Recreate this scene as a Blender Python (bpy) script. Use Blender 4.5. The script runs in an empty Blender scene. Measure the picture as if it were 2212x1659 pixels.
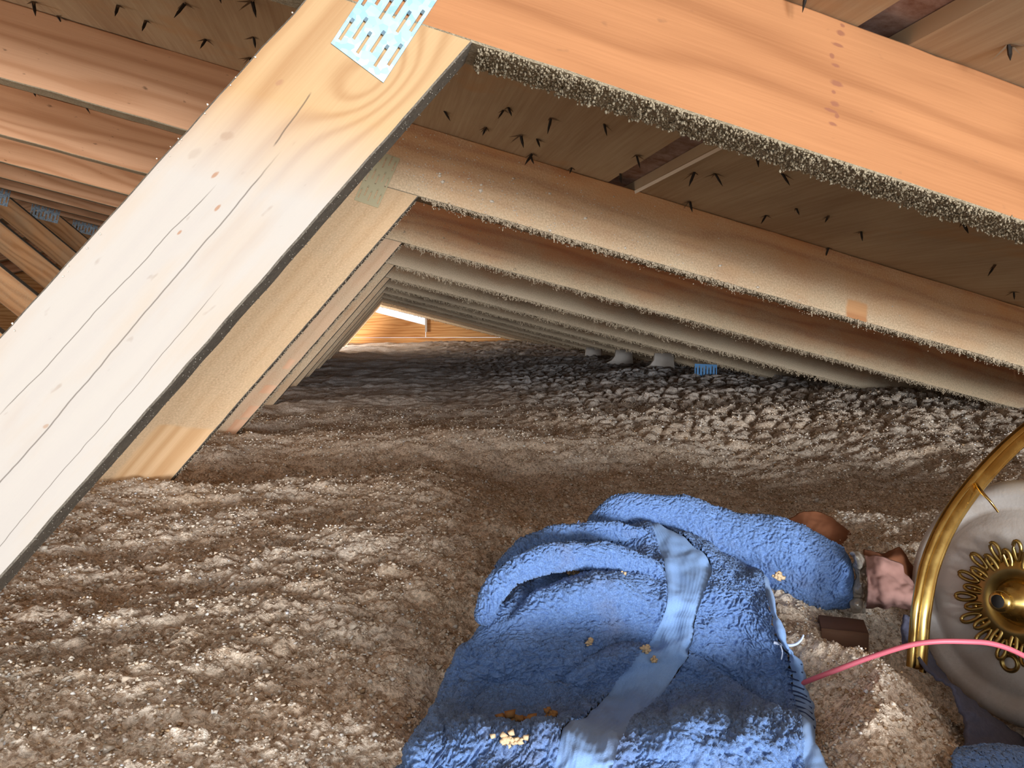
import bpy, math, random
import numpy as np
from mathutils import Vector
SC = bpy.context.scene
COL = SC.collection
RNG = np.random.default_rng(7)
random.seed(7)

# ------------------------------------------------------------------ camera
F_PX = 1650.0                                   # focal length for a 2212 px wide frame
PITCH, YAW = -4.09, 10.35                       # degrees; the trusses repeat along +Y
cam_d = bpy.data.cameras.new('camera')
cam_d.sensor_fit = 'HORIZONTAL'; cam_d.sensor_width = 36.0
cam_d.lens = F_PX / 2212 * 36.0
cam_d.clip_start = .02
cam = bpy.data.objects.new('camera', cam_d); COL.objects.link(cam)
cam.rotation_euler = (math.radians(90 + PITCH), 0, -math.radians(YAW))
SC.camera = cam

# ------------------------------------------------------------------ light
SC.view_settings.view_transform = 'Standard'
SC.view_settings.look = 'None'
SC.view_settings.gamma = 1.0
SC.view_settings.use_curve_mapping = False
SC.view_settings.exposure = 0.5
world = bpy.data.worlds.new('world'); SC.world = world
world.use_nodes = True
wb = world.node_tree.nodes['Background']
wb.inputs['Color'].default_value = (.84, .92, 1.0, 1); wb.inputs['Strength'].default_value = 1.1

def area(name, loc, target, sx, sy, power, color):
    d = bpy.data.lights.new(name, 'AREA'); d.shape = 'RECTANGLE'; d.size = sx; d.size_y = sy
    d.energy = power; d.color = color
    o = bpy.data.objects.new(name, d); COL.objects.link(o); o.location = loc
    o.rotation_euler = (Vector(target) - Vector(loc)).to_track_quat('-Z', 'Y').to_euler()
    return o
area('hatch_daylight', (.34, -4.0, .02), (.1, 1.0, -.02), 1.2, .85, 150, (.98, .98, 1.0))
area('left_bay_fill', (-1.45, .78, .0), (-1.2, 4.0, .2), .5, .3, 9, (1.0, .97, .93))  # added fill lamp, no opening here; brightens the left webs and chords
area('eave_daylight', (.62, -1.5, -.07), (1.1, 2.4, -.2), .35, .2, 22, (.74, .87, 1.0))
area('gable_fill', (-.75, 5.3, .05), (.3, 6.0, .0), .4, .2, 16, (1.0, .95, .86))  # added fill lamp, no vent built; brightens the far gable boards

# ------------------------------------------------------------------ helpers
_p, _y = math.radians(PITCH), math.radians(YAW)
CF = np.array([math.sin(_y)*math.cos(_p), math.cos(_y)*math.cos(_p), math.sin(_p)])
CR = np.array([math.cos(_y), -math.sin(_y), 0.0]); CU = np.cross(CR, CF)
def ray(x, y): return CF + CR*(x-1106)/F_PX - CU*(y-829.5)/F_PX
def at(x, y, Y):                                 # point of the photograph, at distance Y along the attic
    d = ray(x, y); return d*Y/d[1]

def tag(o, label=None, cat=None, group=None, kind=None):
    if label: o['label'] = label
    if cat: o['category'] = cat
    if group: o['group'] = group
    if kind: o['kind'] = kind
    return o
def empty(name, loc=(0, 0, 0)):
    o = bpy.data.objects.new(name, None); COL.objects.link(o); o.location = loc; o.empty_display_size = .05
    return o
def mesh_obj(name, V, Fc, mat, parent=None, smooth=False, uv=None, mi=None, col=None):
    """V (n,3) world coordinates, Fc (m,3|4) int array or list of lists"""
    me = bpy.data.meshes.new(name)
    V = np.asarray(V, dtype=np.float32)
    if isinstance(Fc, np.ndarray):
        m, k = Fc.shape
        me.vertices.add(len(V)); me.vertices.foreach_set('co', V.ravel())
        me.loops.add(m*k); me.loops.foreach_set('vertex_index', Fc.astype(np.int32).ravel())
        me.polygons.add(m)
        me.polygons.foreach_set('loop_start', np.arange(0, m*k, k, dtype=np.int32))
        me.update(calc_edges=True)
    else:
        me.from_pydata([tuple(map(float, v)) for v in V], [], [tuple(map(int, q)) for q in Fc])
        me.update()
    for mm in (mat if isinstance(mat, (list, tuple)) else [mat]): me.materials.append(mm)
    if mi is not None: me.polygons.foreach_set('material_index', np.asarray(mi, dtype=np.int32))
    if uv is not None:
        l = me.uv_layers.new(name='UVMap'); l.data.foreach_set('uv', np.asarray(uv, dtype=np.float32).ravel())
    if col is not None:
        a = me.color_attributes.new('tint', 'FLOAT_COLOR', 'POINT')
        a.data.foreach_set('color', np.asarray(col, dtype=np.float32).ravel())
    if smooth: me.polygons.foreach_set('use_smooth', np.ones(len(me.polygons), dtype=bool))
    o = bpy.data.objects.new(name, me); COL.objects.link(o)
    if parent is not None:
        o.parent = parent
        o.matrix_parent_inverse = parent.matrix_world.inverted() if False else o.matrix_parent_inverse
        loc = Vector((0, 0, 0)); q = parent
        while q is not None: loc += q.location; q = q.parent
        o.location = -loc
    return o

# numpy noise -------------------------------------------------------
_perm = np.random.default_rng(3).integers(0, 2**31, 4096)
def _h(ix, iy, s): return _perm[(ix*73856093 ^ iy*19349663 ^ s*83492791) & 4095] / 2.0**31
def perlin(x, y, s=0):
    x = np.asarray(x, float); y = np.asarray(y, float)
    ix = np.floor(x).astype(np.int64); iy = np.floor(y).astype(np.int64); fx = x-ix; fy = y-iy
    u = fx*fx*fx*(fx*(fx*6-15)+10); v = fy*fy*fy*(fy*(fy*6-15)+10)
    def g(dx, dy):
        a = _h(ix+dx, iy+dy, s)*2*np.pi
        return np.cos(a)*(fx-dx)+np.sin(a)*(fy-dy)
    a = g(0, 0); b = g(1, 0); c = g(0, 1); d = g(1, 1)
    return (a+(b-a)*u+(c-a)*v+(a-b-c+d)*u*v)*1.5
def fbm(x, y, o=4, s=0, gain=.5):
    t = 0; a = 1.0
    for k in range(o): t = t + a*perlin(x*2**k, y*2**k, s+k*17); a *= gain
    return t
def worley(x, y, s=0):
    ix = np.floor(x).astype(np.int64); iy = np.floor(y).astype(np.int64)
    f1 = np.full(x.shape, 9.0); f2 = np.full(x.shape, 9.0)
    for dx in (-1, 0, 1):
        for dy in (-1, 0, 1):
            px = ix+dx+_h(ix+dx, iy+dy, s); py = iy+dy+_h(ix+dx, iy+dy, s+5)
            d = np.hypot(px-x, py-y)
            f2 = np.minimum(f2, np.maximum(f1, d)); f1 = np.minimum(f1, d)
    return f1, f2
def sst(a, b, x): t = np.clip((x-a)/(b-a), 0, 1); return t*t*(3-2*t)

# node helpers --------------------------------------------------------
class NT:
    def __init__(s, name):
        s.m = bpy.data.materials.new(name); s.m.use_nodes = True
        s.t = s.m.node_tree; s.b = s.t.nodes['Principled BSDF']
    def n(s, typ, **kw):
        q = s.t.nodes.new(typ)
        for k, v in kw.items(): setattr(q, k, v)
        return q
    def put(s, sock, v):
        if isinstance(v, bpy.types.NodeSocket): s.t.links.new(v, sock)
        elif isinstance(v, (tuple, list)):
            sock.default_value = tuple(v)+(1,) if sock.type == 'RGBA' and len(v) == 3 else v
        else: sock.default_value = v
    def ma(s, op, a, b=0.0, c=0.0, clamp=False):
        q = s.n('ShaderNodeMath', operation=op, use_clamp=clamp)
        s.put(q.inputs[0], a); s.put(q.inputs[1], b); s.put(q.inputs[2], c)
        return q.outputs[0]
    def vec(s, x, y, z=0.0):
        q = s.n('ShaderNodeCombineXYZ')
        for i, v in enumerate((x, y, z)): s.put(q.inputs[i], v)
        return q.outputs[0]
    def noise(s, v, scale=1.0, detail=3.0, rough=.55, dist=0.0):
        q = s.n('ShaderNodeTexNoise'); s.put(q.inputs['Vector'], v)
        q.inputs['Scale'].default_value = scale; q.inputs['Detail'].default_value = detail
        q.inputs['Roughness'].default_value = rough; q.inputs['Distortion'].default_value = dist
        return q.outputs[0]
    def mr(s, v, a, b, c=0.0, d=1.0):
        q = s.n('ShaderNodeMapRange'); q.clamp = True
        for i, k in enumerate((v, a, b, c, d)): s.put(q.inputs[i], k)
        return q.outputs[0]
    def mix(s, f, a, b, blend='MIX'):
        q = s.n('ShaderNodeMix', data_type='RGBA', blend_type=blend)
        s.put(q.inputs[0], f); s.put(q.inputs[6], a); s.put(q.inputs[7], b)
        return q.outputs[2]
    def bump(s, h, strength, dist, nrm=None):
        q = s.n('ShaderNodeBump'); q.inputs['Strength'].default_value = strength; q.inputs['Distance'].default_value = dist
        s.put(q.inputs['Height'], h)
        if nrm is not None: s.put(q.inputs['Normal'], nrm)
        return q.outputs[0]
    def obj(s): return s.n('ShaderNodeTexCoord').outputs['Object']
    def rnd(s): return s.n('ShaderNodeObjectInfo').outputs['Random']
    def out(s, col, rough=.8, nrm=None, metal=0.0, spec=.3):
        s.put(s.b.inputs['Base Color'], col); s.put(s.b.inputs['Roughness'], rough)
        s.put(s.b.inputs['Metallic'], metal); s.b.inputs['Specular IOR Level'].default_value = spec
        if nrm is not None: s.put(s.b.inputs['Normal'], nrm)
        return s.m

def wood(name, c_light, c_dark, dust=0.0, dustc=(.42, .31, .19), knots=(), cracks=(), spots=.5,
         dust_shade_low=0.0, pale=None, clean=(), wmax=.086, dots=None, ring=260.0, vary=True, lines=.42):
    """fir timber: UV u runs along the grain, v across it (metres)"""
    k = NT(name)
    q = k.n('ShaderNodeSeparateXYZ'); k.put(q.inputs[0], k.n('ShaderNodeUVMap').outputs[0])
    l0, w = q.outputs[0], q.outputs[1]
    r = k.rnd()
    l = k.ma('ADD', l0, k.ma('MULTIPLY', r, 17.0)) if vary else l0
    zr = k.ma('MULTIPLY', r, 9.0) if vary else 0.0
    warp = k.noise(k.vec(k.ma('MULTIPLY', l, 2.2), k.ma('MULTIPLY', w, 14.0), zr), 1, 2)
    Fv = k.ma('ADD', k.ma('MULTIPLY', w, ring), k.ma('MULTIPLY', warp, 22.0))
    for (kl, kw, a, b, amp) in knots:
        d2 = k.ma('ADD', k.ma('POWER', k.ma('DIVIDE', k.ma('SUBTRACT', l0, kl), a), 2.0), k.ma('POWER', k.ma('DIVIDE', k.ma('SUBTRACT', w, kw), b), 2.0))
        Fv = k.ma('ADD', Fv, k.ma('MULTIPLY', k.ma('POWER', 2.718, k.ma('MULTIPLY', d2, -1.0)), amp))
    line = k.ma('MULTIPLY_ADD', k.ma('SINE', Fv), .5, .5)
    line = k.ma('POWER', line, 2.0)
    fine = k.noise(k.vec(k.ma('MULTIPLY', l, 14.0), k.ma('MULTIPLY', w, 700.0), zr), 1, 3)
    big = k.noise(k.vec(k.ma('MULTIPLY', l, 3.0), k.ma('MULTIPLY', w, 18.0), zr), 1, 3)
    g = k.ma('ADD', k.ma('MULTIPLY', line, lines), k.ma('ADD', k.ma('MULTIPLY', fine, .35), k.ma('MULTIPLY', big, .5)))
    c = k.mix(k.mr(g, .28, .84), c_light, c_dark)
    if pale:
        (pc, lo, hi, pw) = pale
        pm = k.noise(k.vec(k.ma('MULTIPLY', l, 9.0), k.ma('MULTIPLY', w, 40.0), 3.3), 1, 4)
        f = k.ma('MULTIPLY', k.mr(l0, lo, hi), k.mr(pm, .1, .5, .55, 1.0))
        c = k.mix(k.ma('MULTIPLY', f, pw), c, pc)
    for (kl, kw, a, b, colr) in (dots or []):
        d2 = k.ma('ADD', k.ma('POWER', k.ma('DIVIDE', k.ma('SUBTRACT', l0, kl), a), 2.0), k.ma('POWER', k.ma('DIVIDE', k.ma('SUBTRACT', w, kw), b), 2.0))
        e = k.noise(k.vec(k.ma('MULTIPLY', l0, 300.0), k.ma('MULTIPLY', w, 600.0), 1.7), 1, 2)
        c = k.mix(k.ma('MULTIPLY', k.mr(k.ma('ADD', d2, k.ma('MULTIPLY', e, .9)), .7, 1.3, 1, 0), .8), c, colr)
    for (la, wa, lb, wb_, th) in cracks:
        t = k.mr(l0, la, lb)
        wob = k.ma('MULTIPLY', k.ma('SUBTRACT', k.noise(k.vec(k.ma('MULTIPLY', l0, 25.0), 0.0, wa*99), 1, 3), .5), .004)
        wc = k.ma('ADD', k.ma('MULTIPLY_ADD', t, wb_-wa, wa), wob)
        d = k.ma('ABSOLUTE', k.ma('SUBTRACT', w, wc))
        ends = k.ma('MULTIPLY', k.mr(t, 0.0, .08), k.mr(t, .92, 1.0, 1, 0))
        c = k.mix(k.ma('MULTIPLY', k.ma('MULTIPLY', k.mr(d, th*.4, th, 1, 0), ends), .68), c, (.075, .055, .04))
    if spots > 0:
        sp = k.noise(k.vec(k.ma('MULTIPLY', l, 60.0), k.ma('MULTIPLY', w, 130.0), zr), 1, 2)
        c = k.mix(k.ma('MULTIPLY', k.mr(sp, .70, .78), spots), c, (.16, .08, .04))
    gran = k.noise(k.vec(k.ma('MULTIPLY', l, 420.0), k.ma('MULTIPLY', w, 420.0), zr), 1, 3, .7)
    h = k.ma('MULTIPLY', g, .25)
    if dust > 0 or dust_shade_low > 0:
        dn = k.noise(k.vec(k.ma('MULTIPLY', l, 11.0), k.ma('MULTIPLY', w, 16.0), zr), 1, 5, .6)
        a = k.ma('MULTIPLY_ADD', k.ma('SUBTRACT', dn, .5), 1.5, dust)
        if dust_shade_low > 0: a = k.ma('ADD', a, k.mr(w, 0.0, wmax, dust_shade_low, -dust_shade_low*.5))  # dust gathers low; the chord's dark-top shading is painted in with it
        a = k.ma('ADD', a, k.ma('MULTIPLY', k.ma('SUBTRACT', gran, .5), .9), clamp=True)
        for (l1, l2, w1, w2) in clean:
            jit = k.ma('MULTIPLY', k.ma('SUBTRACT', dn, .5), .02)
            lj = k.ma('ADD', l0, jit); wj = k.ma('ADD', w, k.ma('MULTIPLY', jit, .6))
            ins = k.ma('MULTIPLY', k.ma('MULTIPLY', k.mr(lj, l1-.002, l1+.002), k.mr(lj, l2-.002, l2+.002, 1, 0)),
                       k.ma('MULTIPLY', k.mr(wj, w1-.002, w1+.002), k.mr(wj, w2-.002, w2+.002, 1, 0)))
            a = k.ma('MULTIPLY', a, k.ma('SUBTRACT', 1.0, ins))
        dc = k.mix(k.mr(gran, .3, .75), tuple(v*.72 for v in dustc), tuple(min(1, v*1.25) for v in dustc))
        c = k.mix(a, c, dc)
        h = k.ma('ADD', h, k.ma('MULTIPLY', k.ma('MULTIPLY', gran, a), 1.6))
    return k.out(c, .78, k.bump(h, .5, .0018), spec=.25)

# ------------------------------------------------------------------ materials
M = {}
M['near_chord'] = wood('near_chord_wood', (.45, .20, .082), (.26, .10, .036), spots=.35, lines=.26,
                       dots=[(0.396+dx_, w_, .0022+.0018*(i_ % 3), .0014+.0008*(i_ % 2), (.24, .09, .05)) for i_, (dx_, w_) in enumerate([(.004, .084), (.003, .079), (.001, .071), (-.003, .063), (0, .058), (.001, .047), (-.001, .041), (0, .034), (-.003, .029), (.002, .027), (-.001, .021)])] +
                            [(0.604, .036, .006, .003, (.12, .05, .03)), (0.624, .028, .005, .002, (.12, .05, .03)), (0.564, .05, .005, .004, (.2, .1, .05))],
                       ring=150, vary=False)
M['near_web'] = wood('near_web_wood', (.51, .335, .17), (.39, .22, .10), lines=.36,
                     knots=[(.043, .030, .030, .018, 17.0)], spots=.25, vary=False, ring=300,
                     pale=((.44, .405, .365), .07, .13, .88),
                     cracks=[(.10, .042, .40, .034, .00055), (.13, .058, .30, .062, .0004), (.19, .016, .44, .010, .0003), (.06, .052, .10, .047, .0006)],
                     dots=[(.10, .072, .004, .004, (.36, .25, .17)), (.115, .079, .005, .003, (.40, .32, .25)), (.125, .062, .003, .0015, (.34, .17, .09)),
                           (.145, .048, .003, .0012, (.34, .17, .09)), (.165, .055, .002, .001, (.34, .17, .09)), (.30, .038, .002, .0015, (.36, .24, .16)), (.06, .07, .003, .002, (.36, .19, .1))])
M['dusty_web'] = wood('dusty_web_wood', (.74, .48, .26), (.58, .33, .15), dust=.72, dustc=(.64, .44, .26), spots=0,
                      clean=[(.385, .50, -.01, .06)], vary=False)
M['dusty_chord'] = wood('dusty_chord_wood', (.72, .38, .17), (.50, .22, .09), dust=.42, dust_shade_low=.50, dustc=(.70, .51, .32), spots=.1,
                        clean=[(0.779, 0.811, -.01, .026)], vary=False)
M['third_chord'] = wood('third_chord_wood', (.72, .35, .16), (.50, .20, .09), dust=.30, dust_shade_low=.80, dustc=(.66, .49, .31), spots=.2)
M['far_chord'] = wood('far_chord_wood', (.62, .34, .17), (.42, .2, .1), dust=.45, dust_shade_low=.85, dustc=(.66, .52, .36), spots=.1)
M['far_web'] = wood('far_web_wood', (.58, .33, .17), (.40, .2, .09), dust=.72, dustc=(.62, .47, .31), spots=0)
M['torn_web'] = wood('torn_web_wood', (.74, .45, .28), (.6, .32, .18), dust=.62, dustc=(.60, .45, .29), spots=.2,
                     clean=[(.30, .325, .006, .018), (.365, .385, .0, .02), (.415, .445, .0, .016), (.45, .52, -.01, .02)], vary=False)
M['left_chord'] = wood('left_chord_wood', (.70, .40, .23), (.52, .26, .13), spots=.75)
M['left_web'] = wood('left_web_wood', (.56, .28, .12), (.36, .16, .06), spots=.3, dust=.15)
M['gable_board'] = wood('gable_board_wood', (.72, .40, .16), (.50, .22, .07), spots=.3)

def dustmat(name, a, b, sc=420):
    k = NT(name); o = k.obj()
    n1 = k.noise(o, sc, 4, .7); n2 = k.noise(o, 30, 3)
    c = k.mix(k.mr(k.ma('ADD', k.ma('MULTIPLY', n1, .7), k.ma('MULTIPLY', n2, .3)), .35, .7), a, b)
    return k.out(c, .95, k.bump(n1, .7, .003), spec=.1)
M['underside'] = dustmat('dusty_underside', (.28, .22, .14), (.52, .43, .30))
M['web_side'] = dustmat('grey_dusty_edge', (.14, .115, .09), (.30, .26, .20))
M['fringe'] = dustmat('dust_fringe', (.50, .39, .26), (.70, .56, .40), 200)
M['fleck'] = NT('pale_fleck').out((.78, .68, .55), .8)

def tinted(name, rough=.95, spec=.15):
    k = NT(name)
    a = k.n('ShaderNodeAttribute', attribute_name='tint').outputs['Color']
    return k.out(a, rough, None, spec=spec)
M['granule'] = tinted('insulation_granules')

k = NT('loose_insulation')
o_ = k.obj()
n1 = k.noise(o_, 330, 4, .7); n2 = k.noise(o_, 14, 4, .6); n3 = k.noise(o_, 900, 2, .6)
tint = k.n('ShaderNodeAttribute', attribute_name='tint').outputs['Color']
c = k.mix(k.mr(n1, .36, .66), (.66, .64, .62), (1.3, 1.3, 1.32))
c = k.mix(1.0, tint, c, 'MULTIPLY')
n4 = k.noise(o_, 210, 3, .6, .4)
c = k.mix(k.mr(n4, .52, .60, 0, .66), c, (.33, .19, .10))
c = k.mix(k.mr(n3, .66, .74), c, (.62, .56, .50))
h_ = k.ma('ADD', k.ma('MULTIPLY', n1, 1.0), k.ma('MULTIPLY', n3, .4))
M['insulation'] = k.out(c, .96, k.bump(h_, .6, .003), spec=.1)

k = NT('plywood')
o_ = k.obj()
q = k.n('ShaderNodeSeparateXYZ'); k.put(q.inputs[0], o_)
x_, y_ = q.outputs[0], q.outputs[1]; r_ = k.ma('MULTIPLY', k.rnd(), 30.0)
n1 = k.noise(k.vec(k.ma('MULTIPLY', x_, 9.0), k.ma('MULTIPLY', y_, 2.0), r_), 1, 4, .6, .6)
n2 = k.noise(k.vec(k.ma('MULTIPLY', x_, 260.0), k.ma('MULTIPLY', y_, 9.0), r_), 1, 3)
n3 = k.noise(k.vec(k.ma('MULTIPLY', x_, 7.0), k.ma('MULTIPLY', y_, 7.0), r_), 1, 4, .6)
c = k.mix(k.mr(k.ma('ADD', k.ma('MULTIPLY', n1, .6), k.ma('MULTIPLY', n2, .4)), .35, .65), (.52, .40, .26), (.37, .25, .15))
c = k.mix(k.mr(n3, .58, .75), c, (.50, .29, .14))
M['plywood'] = k.out(c, .8, k.bump(n2, .3, .001), spec=.2)
k = NT('stained_strip'); n1 = k.noise(k.obj(), 45, 5, .7)
M['strip'] = k.out(k.mix(k.mr(n1, .35, .65), (.20, .10, .07), (.42, .31, .28)), .7)
M['black_iron'] = NT('rusted_nail').out((.022, .016, .012), .6, metal=.3)
M['splinter'] = NT('dark_splinter').out((.15, .09, .05), .9)

def zinc(name, a, b, rough):
    k = NT(name); o = k.obj()
    v = k.n('ShaderNodeTexVoronoi'); k.put(v.inputs['Vector'], o); v.inputs['Scale'].default_value = 260
    n = k.noise(o, 40, 3)
    c = k.mix(k.mr(v.outputs['Color'], .2, .8), a, b)
    return k.out(c, k.mr(n, .3, .7, rough-.12, rough+.12), k.bump(n, .2, .001), metal=.75, spec=.5)
M['zinc'] = zinc('galvanised_zinc', (.24, .39, .50), (.36, .51, .58), .5)
M['zinc_dusty'] = NT('dusty_plate').out((.44, .37, .22), .85)
M['zinc_grey'] = zinc('grey_zinc', (.24, .31, .38), (.46, .54, .60), .5)
M['zinc_blue'] = NT('blue_plate').out((.10, .25, .47), .6, metal=.2)

def terry(name, col, dark, soft=False):
    k = NT(name); o = k.obj()
    n1 = k.noise(o, 900 if not soft else 1500, 3, .6, .6)
    n2 = k.noise(o, 18, 4, .6)
    c = k.mix(k.mr(n1, .3, .7), dark, col)
    c = k.mix(k.mr(n2, .56, .72, 0, .35), c, (.20, .17, .17))
    m = k.out(c, .95, k.bump(n1, .6 if not soft else .25, .0012), spec=.1)
    k.b.inputs['Sheen Weight'].default_value = .25
    k.b.inputs['Sheen Tint'].default_value = (.6, .75, 1, 1)
    return m
M['terry'] = terry('blue_terry', (.19, .31, .58), (.085, .15, .32))
M['band'] = terry('blue_woven_band', (.25, .40, .69), (.21, .34, .60), True)
M['thread'] = NT('white_thread').out((.62, .70, .88), .7)
M['blue_thread'] = NT('blue_thread').out((.12, .2, .42), .8)
M['stitch'] = NT('dark_stitch').out((.03, .05, .12), .8)

k = NT('brass'); n = k.noise(k.obj(), 60, 3)
M['brass'] = k.out(k.mix(n, (.46, .29, .08), (.66, .45, .15)), k.mr(n, .3, .7, .16, .34), metal=1.0, spec=.5)
k = NT('tarnished_brass'); n = k.noise(k.obj(), 120, 3)
M['brass_dark'] = k.out(k.mix(n, (.26, .17, .05), (.46, .31, .10)), .35, metal=1.0)
k = NT('white_enamel'); n = k.noise(k.obj(), 26, 5, .65); n2 = k.noise(k.obj(), 500, 2)
M['enamel'] = k.out(k.mix(k.mr(n, .45, .75), (.52, .47, .42), (.38, .30, .23)), k.mr(n, .3, .7, .12, .4), k.bump(n2, .12, .001), spec=.6)
M['hole'] = NT('dark_hole').out((.015, .012, .01), .8)
k = NT('red_insulation'); M['wire'] = k.out((.62, .13, .17), .42, spec=.4)
k = NT('pink_facing'); n = k.noise(k.obj(), 30, 4)
M['pink'] = k.out(k.mix(n, (.28, .14, .11), (.40, .22, .18)), .9)
k = NT('brown_paper'); n = k.noise(k.obj(), 40, 4)
M['brown_paper'] = k.out(k.mix(n, (.17, .06, .025), (.27, .10, .045)), .8)
M['block'] = wood('brown_block_wood', (.17, .085, .05), (.11, .055, .03), spots=.2)
k = NT('crinkled_film'); n = k.noise(k.obj(), 90, 3)
M['film'] = k.out((.50, .44, .36), .18, k.bump(n, .8, .004), metal=.35, spec=.7)
k = NT('grey_cloth'); n = k.noise(k.obj(), 300, 3)
M['grey_cloth'] = k.out(k.mix(n, (.055, .055, .085), (.12, .12, .17)), .95, k.bump(n, .4, .002))
k = NT('crumb'); n = k.noise(k.obj(), 250, 3)
M['crumb'] = k.out(k.mix(n, (.50, .33, .17), (.74, .56, .36)), .95)
M['crumb_brown'] = k.out and NT('brown_crumb').out((.34, .17, .06), .95)
k = NT('pale_drift'); n = k.noise(k.obj(), 40, 4)
M['pale_post'] = k.out(k.mix(n, (.42, .36, .31), (.62, .56, .50)), .9)

# ------------------------------------------------------------------ geometry numbers of the attic
D1, STEP, TH = .457, .53, .038
NT_ = 11
SL = .25; XN, ZN = .060, .168                    # node: lower edge of the chord meets the web
CW = .0885                                       # vertical depth of the chord
RX = -1.60                                       # ridge
def chord_z(x): return ZN - SL*(x-XN)
def roof_z(x): return chord_z(x) + CW + .0005    # underside of the sheathing

def beam(name, quad, Y0, th, mats, parent, ns=2, nw=1, wob=0.0, seed=0, mi_side=(0, 0, 0, 0)):
    """quad: b0,b1,t1,t0 in (x,z); front faces -Y. Ring: front(b->t), top, back, bottom. mats indices: front, top, back, bottom"""
    b0, b1, t1, t0 = [np.array(q, float) for q in quad]
    L = np.linalg.norm(b1-b0); W = np.linalg.norm(t0-b0)
    us = np.linspace(0, 1, ns+1)
    c = .0012
    nu = (t0-b0)/W
    ring = []                                     # (across in metres, depth, segment)
    for i in range(nw+1): ring.append((c+(W-2*c)*i/nw, 0.0))
    ring += [(W, c), (W, th-c), (W-c, th), (c, th), (0, th-c), (0, c)]
    nr = len(ring)
    V = []; 
    for i, u in enumerate(us):
        b = b0+(b1-b0)*u; t = t0+(t1-t0)*u
        Wd = np.linalg.norm(t-b); d = (t-b)/Wd
        for j, (a, y) in enumerate(ring):
            p = b+d*(a*Wd/W)
            dx = dy = 0.0
            if wob > 0:
                s = u*L
                e = float(perlin(np.array(s*35), np.array(j*.0+seed*3.7+(0 if a < W/2 else 9)), seed))*wob + float(perlin(np.array(s*140), np.array(seed+.5+(0 if a < W/2 else 9)), seed))*wob*.5
                if a < c*1.5 or a > W-c*1.5: p = p+d*e
            V.append((p[0], Y0+y, p[1]))
    V = np.array(V)
    Fc = []; uv = []; mi = []
    per = [a for a, y in ring]; acc = [0.0]
    for j in range(1, nr+1):
        a0, y0 = ring[j-1]; a1, y1 = ring[j % nr]; acc.append(acc[-1]+math.hypot(a1-a0, y1-y0))
    def side(j):
        if j < nw: return 0
        if j < nw+3: return 1
        if j < nw+4: return 2
        return 3
    for i in range(ns):
        for j in range(nr):
            j2 = (j+1) % nr
            Fc.append((i*nr+j, i*nr+j2, (i+1)*nr+j2, (i+1)*nr+j))
            l0, l1 = us[i]*L, us[i+1]*L
            uv += [(l0, acc[j]), (l0, acc[j+1]), (l1, acc[j+1]), (l1, acc[j])]
            mi.append(mi_side[side(j)])
    for base, rev in ((0, True), (ns*nr, False)):
        idx = [base+j for j in range(nr)]
        if rev: idx = idx[::-1]
        Fc.append(tuple(idx)); mi.append(0)
        uv += [(0, ring[(j-base)][0]) for j in idx]
    o = mesh_obj(name, V, Fc, mats, parent, False, uv, mi)
    return o

OCT_V = np.array([[1, 0, 0], [-1, 0, 0], [0, 1, 0], [0, -1, 0], [0, 0, 1], [0, 0, -1]], float)
OCT_F = np.array([[0, 2, 4], [2, 1, 4], [1, 3, 4], [3, 0, 4], [2, 0, 5], [1, 2, 5], [3, 1, 5], [0, 3, 5]])
BIP_V = np.array([[1, 0, 0], [-.5, .87, 0], [-.5, -.87, 0], [0, 0, 1], [0, 0, -1]], float)
BIP_F = np.array([[0, 1, 3], [1, 2, 3], [2, 0, 3], [1, 0, 4], [2, 1, 4], [0, 2, 4]])
def clumps(P, S, rng, small=False):
    """P (n,3) centres, S (n,3) half sizes -> irregular chunks, randomly turned"""
    n = len(P); BV, BF = (BIP_V, BIP_F) if small else (OCT_V, OCT_F); m = len(BV)
    a = rng.normal(size=(n, 3, 3)); Q, _ = np.linalg.qr(a)
    loc = BV[None]*(1+rng.uniform(-.35, .35, (n, m, 1)))
    loc = np.einsum('nij,nkj->nki', Q, loc)*np.asarray(S)[:, None, :]
    V = (P[:, None, :]+loc).reshape(-1, 3)
    Fc = (BF[None]+(np.arange(n)*m)[:, None, None]).reshape(-1, 3)
    return V, Fc

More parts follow.
